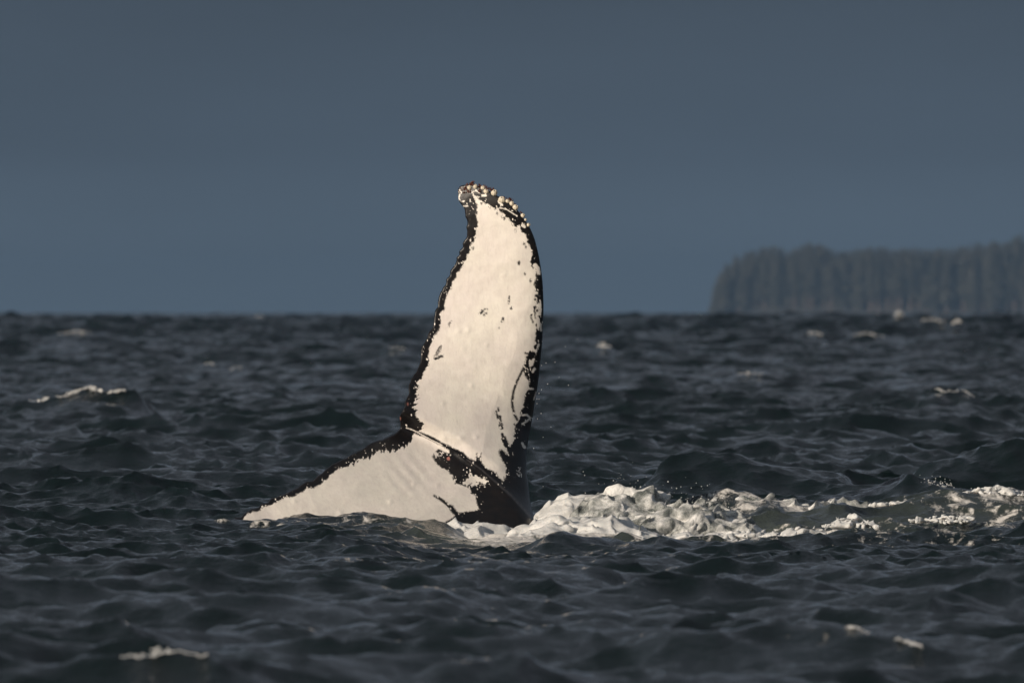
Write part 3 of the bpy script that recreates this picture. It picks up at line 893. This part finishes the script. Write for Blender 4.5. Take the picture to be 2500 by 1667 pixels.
def opening_mesh():
    V = [(math.cos(t / 12 * 6.283) * 0.30, math.sin(t / 12 * 6.283) * 0.28, 0.76 + 0.05 * math.sin(t * 2.1)) for t in range(12)] + [(0, 0, 0.82)]
    return mesh_np('barnacle_opening', V, [(i, (i + 1) % 12, 12) for i in range(12)])
def tuft_mesh(seed):
    g = random.Random(seed); V, F = [], []
    for s in range(16):
        p = Vector((g.gauss(0, .35), g.gauss(0, .35), -0.2)); dirv = Vector((g.gauss(0, .6), g.gauss(0, .6), 1)).normalized()
        L = g.uniform(0.5, 1.5); r0 = g.uniform(0.09, 0.17); n = 6
        ring0 = len(V); K = 6
        for j in range(n + 1):
            f = j / n
            r = r0 * (0.7 + 0.5 * math.sin(f * 9 + s)) * (1.0 if f < .6 else 1.5 - 1.2 * (f - .6) / .4)
            if j == n: r = 0.03
            ax = dirv.orthogonal().normalized(); bx = dirv.cross(ax)
            for a in range(K):
                t = a / K * 6.283
                V.append(tuple(p + ax * math.cos(t) * r + bx * math.sin(t) * r))
            p = p + dirv * (L / n); dirv = (dirv + Vector((g.gauss(0, .35), g.gauss(0, .35), g.gauss(0, .2)))).normalized()
        for j in range(n):
            for a in range(K):
                F.append((ring0 + j * K + a, ring0 + j * K + (a + 1) % K, ring0 + (j + 1) * K + (a + 1) % K, ring0 + (j + 1) * K + a))
    return mesh_np('stalked_barnacle', V, F)
def build_barnacles():
    bm_, om = barnacle_mesh(), opening_mesh()
    bm_.materials.append(M['barn']); om.materials.append(M['barn_dark'])
    z = lambda a, b: (1080 + a / 9.8, 420 + b / 9.8)
    spots = [(645, 365, 58, -20), (792, 340, 62, -12), (972, 368, 52, 5), (1050, 452, 64, 15), (1245, 482, 76, 20), (1425, 648, 88, 5), (1570, 688, 54, 30), (1665, 747, 54, 40), (1757, 838, 66, 42), (1937, 1035, 60, 55), (1998, 1140, 34, 62), (2068, 1262, 50, 62)]
    g = random.Random(3)
    for a, b, r, lean in spots:
        p, ym = whale_front(*z(a, b))
        px, pz = px2w(*z(a, b), D0 + ym)
        rr = r / 9.8 * MPP
        o = bpy.data.objects.new('barnacle', bm_); col.objects.link(o); o.parent = whale
        # the shell's axis points outwards from the edge and partly towards the viewer
        ax = Vector((math.sin(R(lean)) * 0.62, -0.62, math.cos(R(lean)) * 0.72)).normalized()
        o.rotation_euler = (ax.to_track_quat('Z', 'Y') @ Matrix.Rotation(g.uniform(0, 6.28), 4, 'Z').to_quaternion()).to_euler()
        o.location = Vector((px, min(p.y, ym) - rr * 0.15, pz)) - ax * rr * 0.35
        o.scale = (rr * g.uniform(.88, 1.12), rr * g.uniform(.88, 1.12), rr * g.uniform(.8, 1.15))
        q = bpy.data.objects.new('opening', om); col.objects.link(q); q.parent = o
    tm = [tuft_mesh(i) for i in range(4)]
    for m in tm: m.materials.append(M['goose'])
    tufts = [(700, 250, 52, 0), (585, 300, 40, -20), (500, 380, 52, -35), (560, 440, 50, -30), (640, 440, 44, -10), (905, 320, 46, 8), (915, 430, 44, 10), (1085, 370, 34, 20), (1195, 410, 44, 15), (1240, 420, 40, 30), (1645, 640, 38, 35), (1585, 645, 30, 25), (1000, 330, 30, 10), (1430, 590, 24, 10), (430, 420, 44, -50), (1730, 760, 22, 40), (1890, 960, 24, 40), (1490, 600, 26, 25)]
    for i, (a, b, r, lean) in enumerate(tufts):
        p, ym = whale_front(*z(a, b)); px, pz = px2w(*z(a, b), D0 + ym); rr = 1.75 * r / 9.8 * MPP
        o = bpy.data.objects.new('stalked_barnacle', tm[i % 4]); col.objects.link(o); o.parent = whale
        ax = Vector((math.sin(R(lean)), -0.35, math.cos(R(lean)))).normalized()
        o.rotation_euler = (ax.to_track_quat('Z', 'Y') @ Matrix.Rotation(g.uniform(0, 6.28), 4, 'Z').to_quaternion()).to_euler()
        o.location = Vector((px, min(p.y, ym), pz)) - ax * rr * 0.45
        o.scale = (rr,) * 3
build_barnacles()

# ------------------------------------------------------------------ white water
def ico(sub):
    bm = bmesh.new(); bmesh.ops.create_icosphere(bm, subdivisions=sub, radius=1)
    V = np.array([v.co[:] for v in bm.verts]); F = np.array([[v.index for v in f.verts] for f in bm.faces]); bm.free()
    return V, F
ICO1, ICO2 = ico(1), ico(2)

def balls_mesh(name, C, Rr, sub=ICO1, squash=None):
    V, F = sub
    n = len(C)
    S = np.ones((n, 3)) if squash is None else squash
    W = (V[None] * (Rr[:, None, None] * S[:, None, :]) + C[:, None]).reshape(-1, 3)
    FF = (F[None] + (np.arange(n) * len(V))[:, None, None]).reshape(-1, 3)
    return mesh_np(name, W, FF)

def voxel_union(me, voxel, iters=2):
    """melt a heap of balls into one continuous skin"""
    o = bpy.data.objects.new('tmp', me); col.objects.link(o)
    m = o.modifiers.new('r', 'REMESH'); m.mode = 'VOXEL'; m.voxel_size = voxel
    s = o.modifiers.new('s', 'SMOOTH'); s.factor = 0.5; s.iterations = iters
    dg = bpy.context.evaluated_depsgraph_get()
    r = bpy.data.meshes.new_from_object(o.evaluated_get(dg))
    bpy.data.objects.remove(o)
    n = len(r.vertices); co = np.empty(n * 3, np.float32); r.vertices.foreach_get('co', co); co = co.reshape(-1, 3)
    nm = np.empty(n * 3, np.float32); r.vertex_normals.foreach_get('vector', nm); nm = nm.reshape(-1, 3)
    return r, co, nm

def foam_heap(name, sections, voxel=0.011, seed=1, iters=8, mat='foam', swell_amp=0.016, grain=0.004, spike=0.0):
    g = np.random.default_rng(seed)
    C, Rr = [], []
    for top, base, d, dd, n, r0, r1 in sections:
        t = np.array(top, float)
        px = g.uniform(t[0, 0], t[-1, 0], n)
        ty = np.interp(px, t[:, 0], t[:, 1])
        f = g.random(n) ** 0.8
        rr = r0 * (r1 / r0) ** (g.random(n) ** 1.5)
        dist = d + g.uniform(-dd, dd, n)
        # the heap slopes down towards the viewer and away from him
        slope = 1 - ((dist - d) / dd * 0.85) ** 2
        ty2 = base - (base - ty) * np.clip(slope, 0.1, 1)
        py = ty2 + (base - ty2) * f + rr / MPP * 0.8
        x = (px - 1250) * dist / FPX; z = CAM_H - (py - HOR) * dist / FPX
        C.append(np.stack([x, dist, z], 1)); Rr.append(rr)
    C = np.vstack(C); Rr = np.concatenate(Rr)
    org = C.mean(0); org[2] = 0
    sq = np.stack([g.uniform(1.0, 2.6, len(C)), g.uniform(0.8, 2.0, len(C)), g.uniform(0.55, 1.0, len(C))], 1)
    r, co, nm = voxel_union(balls_mesh(name, C - org, Rr, ICO1, sq), voxel, iters)
    q = co.astype(float)
    warp = 0.06 * fbm(q[:, 0] * 4, q[:, 1] * 4, q[:, 2] * 4, seed + 3, 2)
    fl = (q[:, 0] * 0.85 + q[:, 2] * 0.9 + warp); ac = (q[:, 2] * 0.85 - q[:, 0] * 0.45 + 1.6 * warp)
    lo = fbm(fl * 3.2, q[:, 1] * 5, ac * 9, seed, 2, 0.45)
    hi = fbm(q[:, 0] * 38, q[:, 1] * 38, q[:, 2] * 38, seed + 1, 4, 0.65)
    # torn, folded edges: ridged noise drawn upwards where the surface faces up
    rid = (1 - np.abs(fbm((q[:, 0] + 1.2 * warp) * 7, q[:, 1] * 4, q[:, 2] * 3, seed + 2, 2, 0.45)) * 2.0).clip(0, 1) ** 2.5
    co = co + nm * (swell_amp * lo + grain * hi)[:, None]
    co[:, 2] += spike * rid * np.clip(nm[:, 2] + 0.2, 0, 1)
    co[:, 0] += 0.5 * spike * rid * np.clip(nm[:, 2] + 0.2, 0, 1)
    r.vertices.foreach_set('co', co.astype(np.float32).ravel())
    r.polygons.foreach_set('use_smooth', np.ones(len(r.polygons), bool))
    r.update()
    r.materials.clear()
    o = link(name, r, M[mat])
    o.location = org
    return o

def build_white_water():
    front = [
        # top line (photo px), base row, distance, half depth, balls, radius small, large
        ([(1055, 1290), (1075, 1278), (1100, 1270), (1130, 1273), (1150, 1280), (1180, 1275), (1210, 1286), (1245, 1290)], 1312, 72.0, 0.32, 260, 0.022, 0.055),
        ([(1255, 1294), (1280, 1284), (1310, 1270), (1330, 1260), (1345, 1266), (1370, 1254), (1400, 1262), (1430, 1256), (1455, 1262), (1478, 1246), (1500, 1258), (1520, 1262), (1545, 1278), (1590, 1290)], 1318, 71.2, 0.42, 520, 0.025, 0.066),
        ([(1560, 1306), (1640, 1304), (1720, 1304), (1800, 1292), (1880, 1286), (1950, 1284), (2010, 1276)], 1320, 70.2, 0.55, 420, 0.018, 0.036),
        ([(2010, 1268), (2050, 1252), (2100, 1256), (2140, 1268)], 1284, 72.4, 0.25, 160, 0.010, 0.026),
        ([(1330, 1236), (1345, 1222), (1365, 1206), (1395, 1194), (1425, 1196), (1445, 1212), (1470, 1235)], 1262, 73.2, 0.30, 300, 0.025, 0.066),
    ]
    churn = [
        ([(1415, 1240), (1440, 1212), (1465, 1196), (1490, 1190), (1520, 1197), (1555, 1190), (1590, 1199), (1625, 1216)], 1285, 72.6, 0.5, 560, 0.028, 0.078),
        ([(1590, 1230), (1630, 1214), (1660, 1220), (1690, 1211), (1712, 1226), (1735, 1244), (1755, 1234), (1775, 1250), (1800, 1246), (1815, 1264), (1840, 1284)], 1310, 71.8, 0.45, 620, 0.020, 0.050),
        ([(1706, 1219), (1750, 1209), (1800, 1208), (1860, 1214), (1930, 1226), (2000, 1232), (2060, 1232), (2118, 1240)], 1240, 75.1, 0.16, 420, 0.014, 0.026),
    ]
    o = foam_heap('white_water', front, 0.0095, 11, 60, 'foam', 0.028, 0.0022, 0.024)
    tag(o, 'thick white foam rolling in front of the base of the whale tail', 'foam', kind='stuff')
    o = foam_heap('churned_water', churn, 0.0090, 14, 26, 'froth', 0.028, 0.0050, 0.048)
    tag(o, 'glassy heap of churned bubbling water to the right of the whale tail', 'splash', kind='stuff')
    sec = [
        ([(2240, 1180), (2270, 1170), (2300, 1178), (2325, 1192)], 1200, 76.1, 0.14, 130, 0.008, 0.020),
        ([(2310, 1205), (2350, 1192), (2392, 1186), (2440, 1179), (2480, 1196), (2520, 1210)], 1206, 75.0, 0.22, 260, 0.008, 0.020),
        ([(2120, 1232), (2180, 1222), (2240, 1212), (2300, 1206)], 1230, 75.1, 0.15, 150, 0.007, 0.016),
        ([(2220, 1262), (2300, 1250), (2380, 1258)], 1272, 73.7, 0.25, 150, 0.008, 0.018),
    ]
    o = foam_heap('trailing_foam', sec, 0.0105, 12, 3, 'foam', 0.008, 0.004, 0.012)
    tag(o, 'broken foam spilling over the wave at the right edge', 'foam', kind='stuff')
    # splash fingers and spray drops thrown off the churned water
    g = random.Random(9); gn = np.random.default_rng(9)
    C, Rr = [], []
    def finger(px0, py0, px1, py1, d, r0, bend, curl=0.0):
        n = 26
        for i in range(n):
            f = i / (n - 1)
            px = px0 + (px1 - px0) * f + bend * math.sin(f * math.pi) + curl * f * f
            py = py0 + (py1 - py0) * math.sin(f * math.pi / 2)
            x, z = px2w(px, py, d)
            C.append((x, d + 0.05 * f, z)); Rr.append(r0 * (1 - 0.6 * f) * (1 + 0.25 * math.sin(i * 1.7)))
        C.append((x, d + 0.05, z + 0.004)); Rr.append(r0 * 0.8)
    finger(1520, 1290, 1512, 1248, 71.0, 0.010, -12, 22)
    finger(1560, 1300, 1598, 1264, 71.0, 0.009, -10)
    for i in range(16):
        px = g.uniform(1600, 1845); ty = np.interp(px, [1600, 1630, 1690, 1735, 1800, 1845], [1232, 1218, 1214, 1242, 1252, 1284])
        L = g.uniform(5, 15)
        finger(px, ty + 14, px + g.uniform(-6, 14), ty + 12 - L, 72.2 + g.uniform(-.35, .35), g.uniform(0.004, 0.010), g.uniform(-3, 3), g.uniform(-4, 8))
    org = np.array([0.9, 72.3, 0])
    r, co, nm = voxel_union(balls_mesh('splash_fingers', np.array(C) - org, np.array(Rr)), 0.005)
    r.polygons.foreach_set('use_smooth', np.ones(len(r.polygons), bool)); r.materials.clear()
    o = link('splash_fingers', r, M['froth']); o.location = org
    tag(o, 'thin fingers of water thrown up from the churned white water', 'splash', kind='stuff')
    # drops
    C, Rr = [], []
    tops = np.array([(1420, 1215), (1480, 1188), (1560, 1186), (1620, 1205), (1690, 1208), (1750, 1228), (1800, 1246), (1840, 1276)], float)
    for i in range(170):
        px = gn.uniform(1425, 1845); ty = np.interp(px, tops[:, 0], tops[:, 1])
        py = ty + 34 - abs(gn.normal(0, 34)) ; d = 72.9 + gn.normal(0, 0.35)
        x, z = px2w(px, py, d); C.append((x, d, z)); Rr.append(0.0016 + 0.0045 * gn.random() ** 3)
    for i in range(90):
        px = gn.uniform(2225, 2330); py = 1184 - abs(gn.normal(0, 9)) + 0.12 * abs(px - 2275); d = 76.0
        x, z = px2w(px, py, d); C.append((x, d, z)); Rr.append(0.002 + 0.004 * gn.random() ** 3)
    for px, py in [(1322, 892), (1355, 884), (1333, 886), (1365, 921), (1337, 937), (1322, 951), (1316, 960), (1311, 974), (1388, 940), (1311, 985), (1326, 1067), (1303, 1094), (1321, 1009), (1316, 974), (1312, 1022), (1326, 1187), (1424, 1151), (1380, 846), (1345, 1042), (1575, 1183), (1640, 1190)]:
        x, z = px2w(px, py, 73.5); C.append((x, 73.5, z)); Rr.append(0.0018 + 0.0014 * gn.random())
    me = balls_mesh('spray', np.array(C) - org, np.array(Rr))
    o = link('spray', me, M['foam']); o.location = org
    tag(o, 'fine drops of spray in the air beside the tail and above the foam', 'spray', kind='stuff')
build_white_water()

# breaking crests out on the sea
def build_whitecaps():
    labs = ['small whitecap just left of the tail, in the middle distance', 'curling whitecap below the left part of the headland', 'wide flat whitecap below the middle of the headland', 'small bright whitecap under the right part of the headland', 'thin faint whitecap beside the small bright one under the headland',
            'whitecap with a dark face in the middle distance right of the tail', 'whitecap crest near the right edge, upper of a pair', 'whitecap crest near the right edge, lower of a pair', 'small whitecap just right of the tail in the far water', 'long thin whitecap far off at the left',
            'tiny bright whitecap on the horizon below the headland', 'small whitecap on the left water, right of a pair', 'small whitecap on the left water, left of a pair', 'tiny whitecap near the horizon left of the tail']
    big = [
        ((134.9, [(70, 984), (110, 975), (162, 967), (220, 956), (260, 956), (306, 960)], 18), 'long bright whitecap breaking on the left, largest in the middle distance'),
        ((39.9, [(296, 1627), (330, 1618), (372, 1604), (400, 1603), (425, 1612), (460, 1628), (506, 1642)], 32), 'blurred breaking crest in the bottom left foreground'),
        ((43.0, [(1920, 1556), (1960, 1546), (1994, 1540), (2040, 1544), (2100, 1553), (2150, 1564)], 14), 'thin blurred foam crest in the right foreground'),
        ((42.9, [(2165, 1572), (2190, 1566), (2220, 1574), (2260, 1592)], 28), 'small blurred foam clump at the end of the right foreground crest'),
    ]
    def strip(d, pts, hpx, seed, label):
        g = np.random.default_rng(seed)
        p = np.array(pts, float)
        cx = np.linspace(p[0, 0], p[-1, 0], 28)
        cy = np.interp(cx, p[:, 0], p[:, 1])
        # follow the real crest of the wave at that place
        cd, cs = [], []
        for a in cx:
            dd = np.linspace(d - 0.02 * d, d + 0.012 * d, 120)
            x_, y_, z_ = sea_surface((a - 1250) / FPX * dd, dd)
            sy = HOR + (CAM_H - z_) * FPX / y_
            j = int(np.argmin(sy)); cd.append(y_[j]); cs.append(sy[j])
        box = lambda v, m: np.convolve(np.pad(np.array(v), m // 2, mode='edge'), np.ones(m) / m, 'valid')
        cd = box(cd, 7) - 0.0008 * d; cs = box(cs, 3)
        cy = cs + np.clip(cy - cs, -hpx * 0.5, hpx * 0.1)
        k = cd.mean() / FPX
        L = (p[-1, 0] - p[0, 0])
        n = int(min(1500, max(140, 60 * L / hpx)))
        # ragged foam: dense clumps with thin stretches between them
        px = g.uniform(p[0, 0], p[-1, 0], n * 2)
        dens = np.clip(0.55 + 0.9 * fbm(px / (hpx * 2.5), px * 0 + seed, None, seed, 3), 0.08, 1)
        px = px[g.random(n * 2) < dens]; n = len(px)
        t = (px - p[0, 0]) / L
        env = np.clip(0.5 + 0.8 * fbm(px / (hpx * 1.6), px * 0 + seed * 3, None, seed + 1, 3), 0.15, 1.2) * np.sin(np.pi * np.clip(t, 0.04, 0.96)) ** 0.5
        rr = hpx * k * g.uniform(0.035, 0.12, n) * (0.5 + 0.5 * env) * (0.75 if d < 60 else 1)
        py = np.interp(px, cx, cy) + (g.random(n) - (0.6 if d < 60 else 0.5)) * hpx * env
        dist = np.interp(px, cx, cd) + g.uniform(-1, 0.3, n) * hpx * k * 1.5
        C = np.stack([(px - 1250) * dist / FPX, dist, CAM_H - (py - HOR) * dist / FPX], 1)
        nc = int(max(12, L / (hpx * 0.09)))
        qx = np.linspace(p[0, 0], p[-1, 0], nc); qd = np.interp(qx, cx, cd)
        qy = np.interp(qx, cx, cy) + hpx * (0.12 + 0.22 * fbm(qx / (hpx * 0.8), qx * 0, None, seed + 5, 3))
        core = np.stack([(qx - 1250) * qd / FPX, qd, CAM_H - (qy - HOR) * qd / FPX], 1)
        # even spacing along the crest keeps the foam in one piece
        seg = np.r_[0, np.cumsum(np.linalg.norm(np.diff(core, axis=0), axis=1))]
        nc = int(min(3000, max(nc, seg[-1] / (hpx * k * (0.045 if d < 60 else 0.07)))))
        tt = np.linspace(0, seg[-1], nc)
        core = np.stack([np.interp(tt, seg, core[:, i]) for i in range(3)], 1)
        near_core = np.min(np.linalg.norm(C[:, None] - core[None], axis=2), 1) < rr + hpx * k * 1.2
        C = np.vstack([C[near_core], core]); rr = np.r_[rr[near_core], np.full(nc, hpx * k * (0.06 if d < 60 else 0.075))]
        org = C.mean(0)
        sq = np.stack([g.uniform(1.0, 2.6, len(C)), g.uniform(1.0, 2.0, len(C)), g.uniform(0.6, 1.0, len(C))], 1)
        r, co, nm = voxel_union(balls_mesh('whitecap', C - org, rr, ICO1, sq), max(hpx * k * 0.05, 0.006) if d > 60 else 0.0030, 1 if d > 60 else 0)
        # keep the one connected crest of foam
        bm = bmesh.new(); bm.from_mesh(r); bm.verts.ensure_lookup_table()
        seen = np.zeros(len(bm.verts), bool); best = []
        for v in bm.verts:
            if seen[v.index]: continue
            st = [v]; seen[v.index] = True; comp = [v]
            while st:
                for ed in st.pop().link_edges:
                    for w in ed.verts:
                        if not seen[w.index]:
                            seen[w.index] = True; st.append(w); comp.append(w)
            if len(comp) > len(best): best = comp
        keepset = set(best)
        bmesh.ops.delete(bm, geom=[v for v in bm.verts if v not in keepset], context='VERTS')
        bm.to_mesh(r); bm.free()
        r.polygons.foreach_set('use_smooth', np.ones(len(r.polygons), bool)); r.materials.clear()
        o = link('whitecap', r, M['foam']); o.location = org
        tag(o, label, 'whitecap', 'whitecaps on the sea')
    for i, c in enumerate(CAPS):
        px, py, wp, hp = c
        pts = [(px - wp / 2, py + hp * .25), (px - wp * .2, py - hp * .1), (px + wp * .15, py - hp * .35), (px + wp / 2, py + hp * .1)]
        strip(CAP_D[i] - 0.1, pts, hp * 0.9, 100 + i, labs[i])
    for i, (a, lab) in enumerate(big):
        strip(a[0], a[1], a[2], 200 + i, lab)
build_whitecaps()
